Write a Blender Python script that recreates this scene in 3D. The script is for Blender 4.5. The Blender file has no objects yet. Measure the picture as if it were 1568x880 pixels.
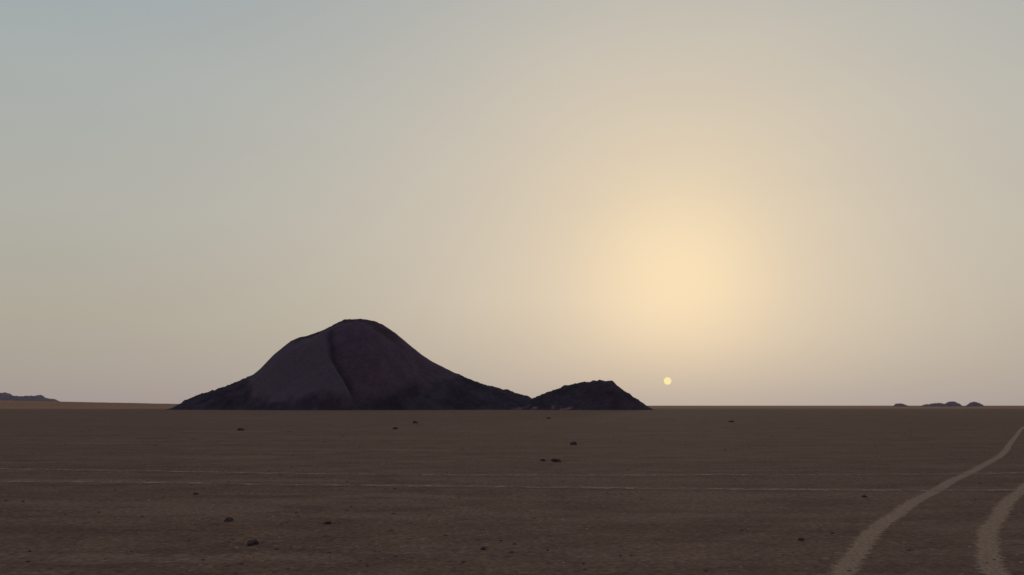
import bpy, math, random
import numpy as np
from mathutils import noise, Vector

random.seed(4); rng=np.random.default_rng(7)
scene=bpy.context.scene
def s2l(c):
    o=[]
    for v in c:
        v/=255.0
        o.append(v/12.92 if v<=0.04045 else ((v+0.055)/1.055)**2.4)
    return tuple(o)+(1.0,)

# ---------------------------------------------------------------- node helper
class NT:
    def __init__(s,tree):
        s.t=tree; s.n=tree.nodes; s.l=tree.links
    def put(s,inp,v):
        if isinstance(v,bpy.types.NodeSocket): s.l.new(v,inp)
        elif v is not None: inp.default_value=v
    def math(s,op,a,b=None,c=None,clamp=False):
        m=s.n.new('ShaderNodeMath'); m.operation=op; m.use_clamp=clamp
        s.put(m.inputs[0],a)
        if b is not None: s.put(m.inputs[1],b)
        if c is not None: s.put(m.inputs[2],c)
        return m.outputs[0]
    def mix(s,f,a,b,mode='MIX'):
        m=s.n.new('ShaderNodeMix'); m.data_type='RGBA'; m.blend_type=mode
        s.put(m.inputs[0],f); s.put(m.inputs[6],a); s.put(m.inputs[7],b)
        return m.outputs[2]
    def ramp(s,f,stops,interp='LINEAR'):
        r=s.n.new('ShaderNodeValToRGB'); r.color_ramp.interpolation=interp
        e=r.color_ramp.elements
        while len(e)<len(stops): e.new(0.5)
        for i,(p,c) in enumerate(stops):
            e[i].position=p; e[i].color=c if len(c)==4 else tuple(c)+(1,)
        s.put(r.inputs[0],f); return r.outputs[0]
    def smooth(s,v,a,b):
        m=s.n.new('ShaderNodeMapRange'); m.interpolation_type='SMOOTHSTEP'
        s.put(m.inputs['Value'],v); s.put(m.inputs['From Min'],a); s.put(m.inputs['From Max'],b)
        return m.outputs['Result']
    def noise(s,vec,scale,detail=4,rough=0.55):
        m=s.n.new('ShaderNodeTexNoise'); s.put(m.inputs['Vector'],vec)
        m.inputs['Scale'].default_value=scale; m.inputs['Detail'].default_value=detail
        m.inputs['Roughness'].default_value=rough
        return m.outputs[0]
    def mapping(s,vec,scale):
        m=s.n.new('ShaderNodeMapping'); s.put(m.inputs['Vector'],vec); m.inputs['Scale'].default_value=scale
        return m.outputs[0]
def newmat(name):
    m=bpy.data.materials.new(name); m.use_nodes=True
    t=NT(m.node_tree); b=m.node_tree.nodes['Principled BSDF']
    b.inputs['Roughness'].default_value=1.0
    b.inputs['Specular IOR Level'].default_value=0.03
    return m,t,b
def g(v): return (v,v,v,1)

# ---------------------------------------------------------------- sky
SUN_EL=math.radians(1.55); SUN_AZ=math.radians(9.9)   # azimuth measured from +Y to +X
def dirv(az,el): return (math.sin(az)*math.cos(el),math.cos(az)*math.cos(el),math.sin(el))
w=bpy.data.worlds.new("World"); scene.world=w; w.use_nodes=True
w.node_tree.nodes.clear(); T=NT(w.node_tree)
tc=T.n.new('ShaderNodeTexCoord')
nv=T.n.new('ShaderNodeVectorMath'); nv.operation='NORMALIZE'; T.l.new(tc.outputs['Generated'],nv.inputs[0])
d=nv.outputs[0]
sx=T.n.new('ShaderNodeSeparateXYZ'); T.l.new(d,sx.inputs[0]); z=sx.outputs['Z']; yy=sx.outputs['Y']
def glow(az,el,sig):
    v=T.n.new('ShaderNodeVectorMath'); v.operation='DOT_PRODUCT'
    T.l.new(d,v.inputs[0]); v.inputs[1].default_value=dirv(math.radians(az),math.radians(el))
    k=math.radians(sig)**2/2
    return T.math('EXPONENT',T.math('DIVIDE',T.math('SUBTRACT',v.outputs['Value'],1.0),k))
base=T.ramp(z,[(0.0,s2l((163,150,147))),(0.03,s2l((168,158,149))),(0.09,s2l((172,166,152))),
   (0.2,s2l((174,174,166))),(0.33,s2l((166,173,172))),(0.45,s2l((152,166,173))),(1.0,s2l((98,120,140)))])
# anti-solar half of the sky is dimmer and bluer
back=T.smooth(yy,0.55,-0.5)
base=T.mix(back,base,T.ramp(z,[(0,s2l((126,108,120))),(0.15,s2l((154,132,140))),(0.4,s2l((134,128,144))),(1,s2l((96,116,136)))]))
low=T.smooth(z,-0.02,0.13)
lowf=T.math('MULTIPLY_ADD',low,0.62,0.38)
w1=T.math('MULTIPLY',T.math('MULTIPLY',glow(10.5,9.0,24),0.9),lowf)
c=T.mix(w1,base,s2l((213,200,181)))
w2=T.math('MULTIPLY',T.math('MULTIPLY',glow(10.6,9.5,10.5),0.58),lowf)
c=T.mix(w2,c,s2l((237,215,180)))
w3=T.math('MULTIPLY',T.math('MULTIPLY',glow(10.8,8.1,5.2),0.66),lowf)
c=T.mix(w3,c,s2l((255,230,187)))
# faint uneven dust in the haze
dn=T.noise(T.mapping(d,(2.0,2.0,7.0)),1.6,4,0.55)
c=T.mix(1.0,c,T.ramp(dn,[(0.3,g(0.975)),(0.7,g(1.0))]),'MULTIPLY')
sky=T.n.new('ShaderNodeTexSky'); sky.sky_type='NISHITA'; sky.sun_disc=False
sky.sun_elevation=SUN_EL; sky.sun_rotation=SUN_AZ; sky.dust_density=3; sky.air_density=1.0
bg1=T.n.new('ShaderNodeBackground'); T.put(bg1.inputs[0],c); bg1.inputs[1].default_value=1.0
bg2=T.n.new('ShaderNodeBackground'); T.l.new(sky.outputs[0],bg2.inputs[0]); bg2.inputs[1].default_value=0.003
add=T.n.new('ShaderNodeAddShader'); T.l.new(bg1.outputs[0],add.inputs[0]); T.l.new(bg2.outputs[0],add.inputs[1])
out=T.n.new('ShaderNodeOutputWorld'); T.l.new(add.outputs[0],out.inputs[0])

# ---------------------------------------------------------------- mesh helper
def mesh_obj(name,verts,faces,mat,smooth=True,attrs=None,uv=None):
    me=bpy.data.meshes.new(name); me.from_pydata([tuple(v) for v in verts],[],[tuple(f) for f in faces])
    me.update()
    if smooth: me.polygons.foreach_set('use_smooth',[True]*len(me.polygons))
    if attrs:
        for k,v in attrs.items():
            a=me.attributes.new(k,'FLOAT','POINT'); a.data.foreach_set('value',np.asarray(v,dtype=np.float32))
    if uv is not None:
        l=me.uv_layers.new(name='UVMap'); 
        for lp in me.loops: l.data[lp.index].uv=uv[lp.vertex_index]
    me.materials.append(mat)
    o=bpy.data.objects.new(name,me); scene.collection.objects.link(o); return o

# ---------------------------------------------------------------- ground
gm,t,b=newmat('gravel_plain')
geo=t.n.new('ShaderNodeNewGeometry'); P=geo.outputs['Position']
sp=t.n.new('ShaderNodeSeparateXYZ'); t.l.new(P,sp.inputs[0])
big=t.noise(P,0.035,5,0.6); streak=t.noise(t.mapping(P,(0.07,0.45,1)),1.0,7,0.7)
mid=t.noise(P,1.1,6,0.65); fine=t.noise(P,11,6,0.75); patch=t.noise(t.mapping(P,(0.45,0.9,1)),1.0,8,0.75)
bl=t.noise(t.mapping(P,(2.0,2.6,1)),1.0,5,0.7)
col=t.ramp(mid,[(0.3,(0.156,0.088,0.057)),(0.7,(0.25,0.142,0.093))])
col=t.mix(t.math('MULTIPLY',t.smooth(streak,0.42,0.62),0.65),col,(0.285,0.172,0.118,1))
col=t.mix(t.math('MULTIPLY',t.smooth(patch,0.47,0.62),0.7),col,(0.14,0.079,0.055,1))
col=t.mix(t.math('MULTIPLY',t.smooth(bl,0.57,0.7),0.5),col,(0.34,0.215,0.15,1))
col=t.mix(t.math('MULTIPLY',t.smooth(big,0.38,0.62),0.5),col,(0.205,0.108,0.079,1))
fr=t.ramp(fine,[(0.3,g(0.4)),(0.5,g(1.0)),(0.7,g(1.6))])
col=t.mix(1.0,col,fr,'MULTIPLY')
for scl,th in ((9,0.86),(3.1,0.92)):
    vor=t.n.new('ShaderNodeTexVoronoi'); vor.inputs['Scale'].default_value=scl; t.l.new(P,vor.inputs['Vector'])
    sc=t.n.new('ShaderNodeSeparateColor'); t.l.new(vor.outputs['Color'],sc.inputs[0])
    r0=0.28 if scl>5 else 0.17
    spot=t.math('MULTIPLY',t.smooth(vor.outputs['Distance'],r0,r0*0.4),t.math('GREATER_THAN',sc.outputs[0],th))
    col=t.mix(t.math('MULTIPLY',spot,0.65),col,t.ramp(sc.outputs[1],[(0.45,(0.075,0.05,0.042)),(0.55,(0.42,0.295,0.215))]))
# sandy sheet far away
far=t.smooth(sp.outputs['Y'],330,620)
col=t.mix(t.math('MULTIPLY',far,0.8),col,(0.40,0.215,0.13,1))
t.put(b.inputs['Base Color'],col)
bp=t.n.new('ShaderNodeBump'); bp.inputs['Strength'].default_value=0.85; bp.inputs['Distance'].default_value=0.06
t.put(bp.inputs['Height'],t.math('ADD',t.math('MULTIPLY',mid,1.0),t.math('ADD',t.math('MULTIPLY',fine,0.4),t.math('MULTIPLY',bl,0.5))))
t.l.new(bp.outputs[0],b.inputs['Normal'])
rad=[0]+list(np.geomspace(1,32000,90)); NA=120
vs=[(0,0,0)]; fs=[]
for r in rad[1:]:
    for a in range(NA):
        th=2*math.pi*a/NA; vs.append((r*math.sin(th),r*math.cos(th),0))
for a in range(NA): fs.append((0,1+(a+1)%NA,1+a))
for i in range(len(rad)-2):
    for a in range(NA):
        A=1+i*NA; B=A+NA; fs.append((A+a,A+(a+1)%NA,B+(a+1)%NA,B+a))
mesh_obj('desert_ground',vs,fs,gm,smooth=False)

# ---------------------------------------------------------------- tyre tracks
def track_mat(name,lo,hi,colr,amt,edge=(0.1,0.6),ns=0.9,wn=0.6,er=2.6):
    m,t,b=newmat(name)
    geo=t.n.new('ShaderNodeNewGeometry'); P=geo.outputs['Position']
    uv=t.n.new('ShaderNodeUVMap'); s=t.n.new('ShaderNodeSeparateXYZ'); t.l.new(uv.outputs[0],s.inputs[0])
    n=t.noise(P,6,7,0.75); n2=t.noise(P,ns,4,0.6); n3=t.noise(P,26,5,0.75)
    c=t.mix(t.smooth(n3,0.35,0.65),tuple(x*0.55 for x in colr)+(1,),tuple(x*1.25 for x in colr)+(1,))
    t.put(b.inputs['Base Color'],c)
    e=t.math('SUBTRACT',1.0,t.math('ABSOLUTE',t.math('MULTIPLY_ADD',s.outputs[0],2,-1)))  # 0 edge..1 centre
    e=t.smooth(t.math('ADD',e,t.math('MULTIPLY_ADD',n,er,-er/2)),edge[0],edge[1])
    k=t.smooth(t.math('ADD',t.math('MULTIPLY',n2,wn),t.math('MULTIPLY',n,1-wn)),lo,hi)
    f=t.math('MULTIPLY',t.math('MULTIPLY',e,k),amt)
    tr=t.n.new('ShaderNodeBsdfTransparent'); mx=t.n.new('ShaderNodeMixShader')
    t.put(mx.inputs[0],f); t.l.new(tr.outputs[0],mx.inputs[1]); t.l.new(b.outputs[0],mx.inputs[2])
    o=[x for x in t.n if x.type=='OUTPUT_MATERIAL'][0]; t.l.new(mx.outputs[0],o.inputs[0])
    bp=t.n.new('ShaderNodeBump'); bp.inputs['Distance'].default_value=0.03; t.put(bp.inputs['Height'],n); t.l.new(bp.outputs[0],b.inputs['Normal'])
    return m
def cr(pts,n=14):
    pts=[np.array(p,float) for p in pts]; pts=[2*pts[0]-pts[1]]+pts+[2*pts[-1]-pts[-2]]; o=[]
    for i in range(1,len(pts)-2):
        p0,p1,p2,p3=pts[i-1:i+3]
        for k in range(n):
            u=k/n; o.append(0.5*((2*p1)+(p2-p0)*u+(2*p0-5*p1+4*p2-p3)*u*u+(3*p1-p0-3*p2+p3)*u**3))
    o.append(pts[-2]); return o
def ribbons(name,lines,width,mat,z0,wob=0.0):
    vs=[];fs=[];uv=[]
    for li,L in enumerate(lines):
        c=cr(L); base=len(vs); acc=0
        for i,p in enumerate(c):
            tdir=c[min(i+1,len(c)-1)]-c[max(i-1,0)]; tdir/=np.linalg.norm(tdir); nn=np.array([-tdir[1],tdir[0]])
            if i: acc+=np.linalg.norm(p-c[i-1])
            wv=wob*noise.noise(Vector((acc*.35,0,5)))
            for sgn,u in((-1,0),(1,1)):
                q=p+nn*(sgn*width/2+wv); vs.append((q[0],q[1],z0)); uv.append((u,acc))
            if i: a=base+2*i; fs.append((a-2,a-1,a+1,a) )
    return mesh_obj(name,vs,fs,mat,smooth=False,uv=uv)
tmA=track_mat('compacted_sand',0.15,0.45,(0.47,0.30,0.20),0.88,(0.0,0.6),0.9,0.6,1.9)
tmB=track_mat('old_track_sand',0.42,0.60,(0.52,0.365,0.26),0.85,(0.0,0.7),2.2,0.45)
ribbons('tire_track',[
 [(1.4,4.5),(2.35,6.8),(3.34,9.26),(4.68,11.97),(6.14,14.46),(9.0,19.02),(12.92,24.95),(17.9,32.8),(27.5,49.1),(46,80),(90,150)],
 [(3.2,4.2),(4.05,6.6),(4.89,9.26),(6.03,11.6),(7.5,14.04),(10.76,19.02),(14.6,24.3),(19.4,31.9),(29.2,48.4),(47.8,79.2),(92,149)]],0.38,tmA,0.004,0.05)
ribbons('tire_track',[
 [(-120,44),(-60,31),(-28,26.4),(-13.85,24.4),(-4.64,22.6),(3.46,22.2),(12.9,22.8),(30,25.5),(70,33)],
 [(-120,40.4),(-60,27.3),(-28,22.6),(-11.6,20.5),(-4,19.5),(1.58,18.85),(6.8,18.3),(12.5,18.6),(30,21.3),(70,28.5)]],0.55,tmB,0.008,0.12)

# ---------------------------------------------------------------- rocks
def rock_mat(name,c1,c2,sc=6):
    m,t,b=newmat(name); oi=t.n.new('ShaderNodeNewGeometry')
    n=t.noise(oi.outputs['Position'],sc,5,0.65)
    t.put(b.inputs['Base Color'],t.ramp(n,[(0.3,c1),(0.7,c2)]))
    bp=t.n.new('ShaderNodeBump'); bp.inputs['Distance'].default_value=0.02; t.put(bp.inputs['Height'],n); t.l.new(bp.outputs[0],b.inputs['Normal'])
    return m
dark=rock_mat('dark_stone',(0.05,0.037,0.038),(0.11,0.075,0.066))
grav=rock_mat('gravel_stone',(0.08,0.054,0.047),(0.16,0.10,0.078))
pale=rock_mat('pale_stone',(0.30,0.20,0.145),(0.48,0.34,0.25))
import bmesh
def ico(sub):
    bm=bmesh.new(); bmesh.ops.create_icosphere(bm,subdivisions=sub,radius=1)
    v=np.array([x.co[:] for x in bm.verts]); f=np.array([[q.index for q in x.verts] for x in bm.faces]); bm.free(); return v,f
iv,ifc=ico(3)
rocks=[(1.36,27.5,.3),(-8.5,65.5,.4),(-9.4,87.3,.45),(-3.2,11.26,.14),(-2.67,13.2,.12),(-4.2,13.5,.11),(-.34,10.9,.08),
 (2.7,39.4,.3),(23,94,.45),(-18.7,62,.36),(4.8,118,.5),(3.68,11.6,.07),(6.6,17,.09),(0.95,27.9,.14),(-6.1,17.5,.08)]
for x,y,s in rocks:
    off=Vector((x*3.1,y*1.7,5)); vv=[]
    el=(1,random.uniform(.6,.9),random.uniform(.42,.62)); rz=random.uniform(0,6)
    for p in iv:
        v=Vector(p); k=1+0.55*noise.noise(v*1.1+off)+0.22*noise.noise(v*3+off)
        v=Vector((v.x*el[0],v.y*el[1],max(v.z,-.5)*el[2]))*k*s*0.6
        vv.append((x+v.x*math.cos(rz)-v.y*math.sin(rz),y+v.x*math.sin(rz)+v.y*math.cos(rz),v.z+s*.08))
    mesh_obj('rock',vv,ifc,dark,smooth=False)
def scatter(name,n,rmin,rmax,mat,smin,smax,seed):
    r=np.random.default_rng(seed); v0,f0=ico(1); V=[];F=[]
    th=r.uniform(-math.radians(50),math.radians(50),n); R=np.exp(r.uniform(math.log(rmin),math.log(rmax),n))
    for i in range(n):
        x=R[i]*math.sin(th[i]); y=R[i]*math.cos(th[i])
        if noise.noise(Vector((x*.12,y*.25,seed)))<r.uniform(-.6,.35): continue
        s=(smin+(smax-smin)*r.random()**5)*(1+R[i]/60)
        a=r.uniform(0,6.28); q=v0*(1+r.uniform(-.3,.3,(len(v0),1)))*np.array([s,s*r.uniform(.5,.9),s*r.uniform(.3,.6)])
        X=q[:,0]*math.cos(a)-q[:,1]*math.sin(a)+x; Y=q[:,0]*math.sin(a)+q[:,1]*math.cos(a)+y
        F.append(f0+len(v0)*len(V)); V.append(np.stack([X,Y,q[:,2]+s*.05],1))
    mesh_obj(name,np.concatenate(V),np.concatenate(F),mat,smooth=False)
scatter('gravel',5000,5,130,grav,.005,.032,1)
scatter('gravel',9000,5,110,pale,.006,.028,2)

# ---------------------------------------------------------------- hills
def hill_mat(name,body,rub,cap,sandc,bump=0.5,kk=(0.8,1.2)):
    m,t,b=newmat(name); geo=t.n.new('ShaderNodeNewGeometry'); P=geo.outputs['Position']
    def at(n):
        a=t.n.new('ShaderNodeAttribute'); a.attribute_name=n; return a.outputs['Fac']
    n1=t.noise(P,0.12,6,0.6); n2=t.noise(P,0.7,5,0.6); n3=t.noise(t.mapping(P,(0.4,0.4,0.1)),0.5,4,0.55)
    k=t.ramp(n2,[(0.3,g(kk[0])),(0.7,g(kk[1]))])
    c=t.mix(t.smooth(n3,0.35,0.65),tuple(x*0.9 for x in body)+(1,),tuple(x*1.1 for x in body)+(1,))
    r=t.ramp(n1,[(0.35,tuple(x*0.75 for x in rub)+(1,)),(0.65,tuple(x*1.3 for x in rub)+(1,))])
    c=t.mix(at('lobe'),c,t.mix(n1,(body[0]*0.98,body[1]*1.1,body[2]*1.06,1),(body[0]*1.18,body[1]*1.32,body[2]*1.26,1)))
    c=t.mix(at('rubble_and_crease_shade'),c,r); c=t.mix(at('cap'),c,cap+(1,))
    c=t.mix(1.0,c,k,'MULTIPLY'); c=t.mix(at('sand'),c,sandc+(1,))
    t.put(b.inputs['Base Color'],c)
    bp=t.n.new('ShaderNodeBump'); bp.inputs['Strength'].default_value=bump; bp.inputs['Distance'].default_value=0.4
    t.put(bp.inputs['Height'],n2); t.l.new(bp.outputs[0],b.inputs['Normal']); return m
def ss(a,b,v):
    if a>b: return 1-ss(b,a,v)
    u=min(1,max(0,(v-a)/(b-a))); return u*u*(3-2*u)
def build_hill(name,prof,yc,dep0,depk,mat,step,fn=None,rough=0.5,expo=1.25,wob=2.0,sm=0.0):
    px=np.array([p[0] for p in prof],float); pz=np.array([p[1] for p in prof],float)
    if sm:   # round the corners of the surveyed ridge line
        gx=np.arange(px[0],px[-1],0.5); gz=np.interp(gx,px,pz); kx=np.arange(-3*sm,3*sm+.1,0.5)
        kr=np.exp(-(kx/sm)**2/2); kr/=kr.sum(); gz=np.convolve(np.pad(gz,len(kx)//2,mode='edge'),kr,'valid')[:len(gx)]; gz[0]=gz[-1]=0
        px,pz=gx,gz
    x0,x1=px[0]-3*step,px[-1]+3*step; dm=(dep0+depk*max(pz))*1.1+4*step
    nx=int((x1-x0)/step)+1; ny=int(2*dm/(step*1.15))+1
    xs=np.linspace(x0,x1,nx); ys=np.linspace(yc-dm,yc+dm,ny)
    V=[];A={'rubble_and_crease_shade':[],'cap':[],'sand':[],'lobe':[]}
    pp=np.interp(xs,px,pz,0,0)
    for y in ys:
        for xi,x in enumerate(xs):
            p=float(pp[xi]); D=dep0+depk*p
            q=Vector((x/22,y/22,3.3)); D*=1+0.1*noise.noise(q)
            tt=abs(y-yc)/D; gg=(1-tt*tt)**expo if tt<1 else 0
            h=p*gg; env=min(1,h/2.5)
            r=c_=s_=l_=0; rf=1
            if fn: h,r,c_,s_,l_,rf=fn(x,y,h,p,tt)
            h+=env*ss(0,0.25,tt)*wob*noise.fractal(Vector((x/18,y/18,1.1)),1,2,3)
            h+=env*rf*rough*noise.fractal(Vector((x/3.2,y/3.2,2.1)),0.9,2,4)
            if h<0.02: h=-0.5
            V.append((x,y,h)); A['rubble_and_crease_shade'].append(r); A['cap'].append(c_); A['sand'].append(s_); A['lobe'].append(l_)
    F=[(j*nx+i,j*nx+i+1,(j+1)*nx+i+1,(j+1)*nx+i) for j in range(ny-1) for i in range(nx-1)]
    return mesh_obj(name,V,F,mat,True,A)
P1=[(-145,0),(-139.3,3.4),(-130.8,7),(-122.4,10.1),(-112.5,14.3),(-108.3,16.5),(-104.6,20.5),(-101.2,23.8),(-95,29.1),(-91.4,31.1),
 (-85.7,32.5),(-80.1,35),(-75.9,37.4),(-71.6,38.8),(-66,38.9),(-58.9,38.1),(-54.7,35.6),(-49.1,31.7),(-43.4,26.9),(-37.8,22.4),
 (-32.1,19.3),(-23.7,15.1),(-15.2,11.5),(-6.8,9.3),(1.7,7.0),(7.9,4.8),(14.4,0)]
def f1(x,y,h,p,tt):
    n=noise.fractal(Vector((x/9,y/9,7)),0.9,2,4)
    gully_shade=0; l_=0
    if y<385:
        s=(385-y)/55
        xg=float(np.interp(s,[0,.12,.3,.45,.58,.7,.8,.9,1],[-79,-77.5,-75.5,-73.5,-70.5,-66,-61,-56,-52]))+0.6*noise.noise(Vector((0,y/7,0)))
        dx=x-xg; e=ss(0.12,0.4,s)*min(1,h/4)
        if dx<0: h+=e*3.6*math.exp(-(dx/15)**2)*ss(0,-4.0,dx)
        else: h+=e*1.6*math.exp(-((dx-15)/9)**2)
        h-=e*1.4*math.exp(-(dx/1.9)**2)
        gully_shade=math.exp(-(dx/1.2)**2)*ss(.12,.3,s)  # shade of the gully crease, painted as dark colour
        l_=ss(1.0,-1.0,dx)*ss(.05,.3,s)
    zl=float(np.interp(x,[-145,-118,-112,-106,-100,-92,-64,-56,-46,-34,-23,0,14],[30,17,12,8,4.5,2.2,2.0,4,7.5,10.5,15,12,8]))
    r=max(ss(-3.5,3.5,zl-h+5.5*n),gully_shade*0.85)  # rubble skirt and painted crease shade share one mask
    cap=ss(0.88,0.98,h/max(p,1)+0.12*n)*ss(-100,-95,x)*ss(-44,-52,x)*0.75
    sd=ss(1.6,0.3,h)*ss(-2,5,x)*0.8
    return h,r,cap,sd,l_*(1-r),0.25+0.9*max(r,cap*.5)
hm=hill_mat('mountain_rock',(0.106,0.070,0.090),(0.060,0.046,0.058),(0.068,0.040,0.045),(0.3,0.19,0.13),0.2,(0.85,1.15))
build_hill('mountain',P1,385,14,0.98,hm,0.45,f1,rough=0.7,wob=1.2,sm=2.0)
P2=[(3.5,0),(8.3,4.4),(13.6,6.5),(19,8.6),(24.3,10.2),(31,11.2),(35,11.8),(40.3,11),(43.8,8.3),(48.3,5.4),(52.3,2.8),(56.8,0)]
hm2=hill_mat('hill_rock',(0.1,0.06,0.08),(0.060,0.045,0.056),(0.064,0.034,0.039),(0.3,0.19,0.13),0.3)
def f2(x,y,h,p,tt):
    n=noise.fractal(Vector((x/5,y/5,3)),0.9,2,4)
    sd=ss(0.05,0.4,n)*ss(2.4,0.5,h)*0.8*ss(32,20,x)
    return h,0.9,0,sd,0,1
build_hill('hill',P2,362,10,1.1,hm2,0.35,f2,rough=0.75,wob=1.4)

fm=hill_mat('hazed_distant_rock',(0.24,0.18,0.19),(0.085,0.07,0.085),(0.1,0.08,0.09),(0.2,0.14,0.1),0.2)  # distance haze is mixed into the lighter rock colour
sm=hill_mat('dune_sand',(0.39,0.21,0.125),(0.3,0.18,0.12),(0.3,0.2,0.1),(0.3,0.2,0.1),0.2,(0.92,1.08))
build_hill('distant_hill',[(-1010,0),(-970,21),(-920,25),(-880,23),(-858,22),(-842,18),(-834,16),(-815,18),(-800,16.5),(-780,12),(-760,8),(-740,0)],1500,30,2,fm,4,None,rough=2.0,wob=4)
build_hill('sand_dune',[(-1000,0),(-900,8),(-780,9.2),(-690,8.6),(-600,6.6),(-500,4.6),(-400,2.8),(-330,0)],1230,60,9,sm,6,None,rough=.3,wob=.6)
k=1.095
for pts in ([(1368,0),(1373,3.0),(1380,3.8),(1386,2.3),(1390,0)],[(1410,0),(1416,2.6),(1428,3.2),(1438,5.2),(1447,3),(1450,0)],
            [(1446,0),(1451,5.4),(1459,7.4),(1465,5.4),(1471,0)],[(1482,0),(1487,5.6),(1493,6.5),(1499,4.5),(1504,0)]):
    build_hill('rock_outcrop',[((a-784)*k,zz+0.8 if zz else 0) for a,zz in pts],1500,8,2,fm,1.2,None,rough=1.6,wob=1.4)

# ---------------------------------------------------------------- sun
mS=bpy.data.materials.new('sun_surface'); mS.use_nodes=True; tt=mS.node_tree; tt.nodes.clear()
em=tt.nodes.new('ShaderNodeEmission'); em.inputs[0].default_value=s2l((252,233,172)); em.inputs[1].default_value=1.0
oo=tt.nodes.new('ShaderNodeOutputMaterial'); tt.links.new(em.outputs[0],oo.inputs[0])
v,f=ico(4); dd=np.array(dirv(SUN_AZ,SUN_EL))*25000
mesh_obj('sun',v*102+dd,f,mS)
L=bpy.data.lights.new('sun_light','SUN'); L.energy=0.35; L.angle=math.radians(0.6); L.color=(1,0.8,0.55)
lo=bpy.data.objects.new('sun_light',L); scene.collection.objects.link(lo)
lo.rotation_euler=Vector(dirv(SUN_AZ,SUN_EL)).to_track_quat('Z','Y').to_euler()

# ---------------------------------------------------------------- camera
cam=bpy.data.cameras.new('camera'); co=bpy.data.objects.new('camera',cam); scene.collection.objects.link(co)
cam.sensor_width=36; cam.lens=36*1358/1568; cam.clip_end=60000
co.location=(0,0,1.7); co.rotation_euler=(math.radians(90+7.55),0,0)
scene.camera=co
scene.view_settings.view_transform='Standard'; scene.view_settings.look='None'; scene.view_settings.exposure=0
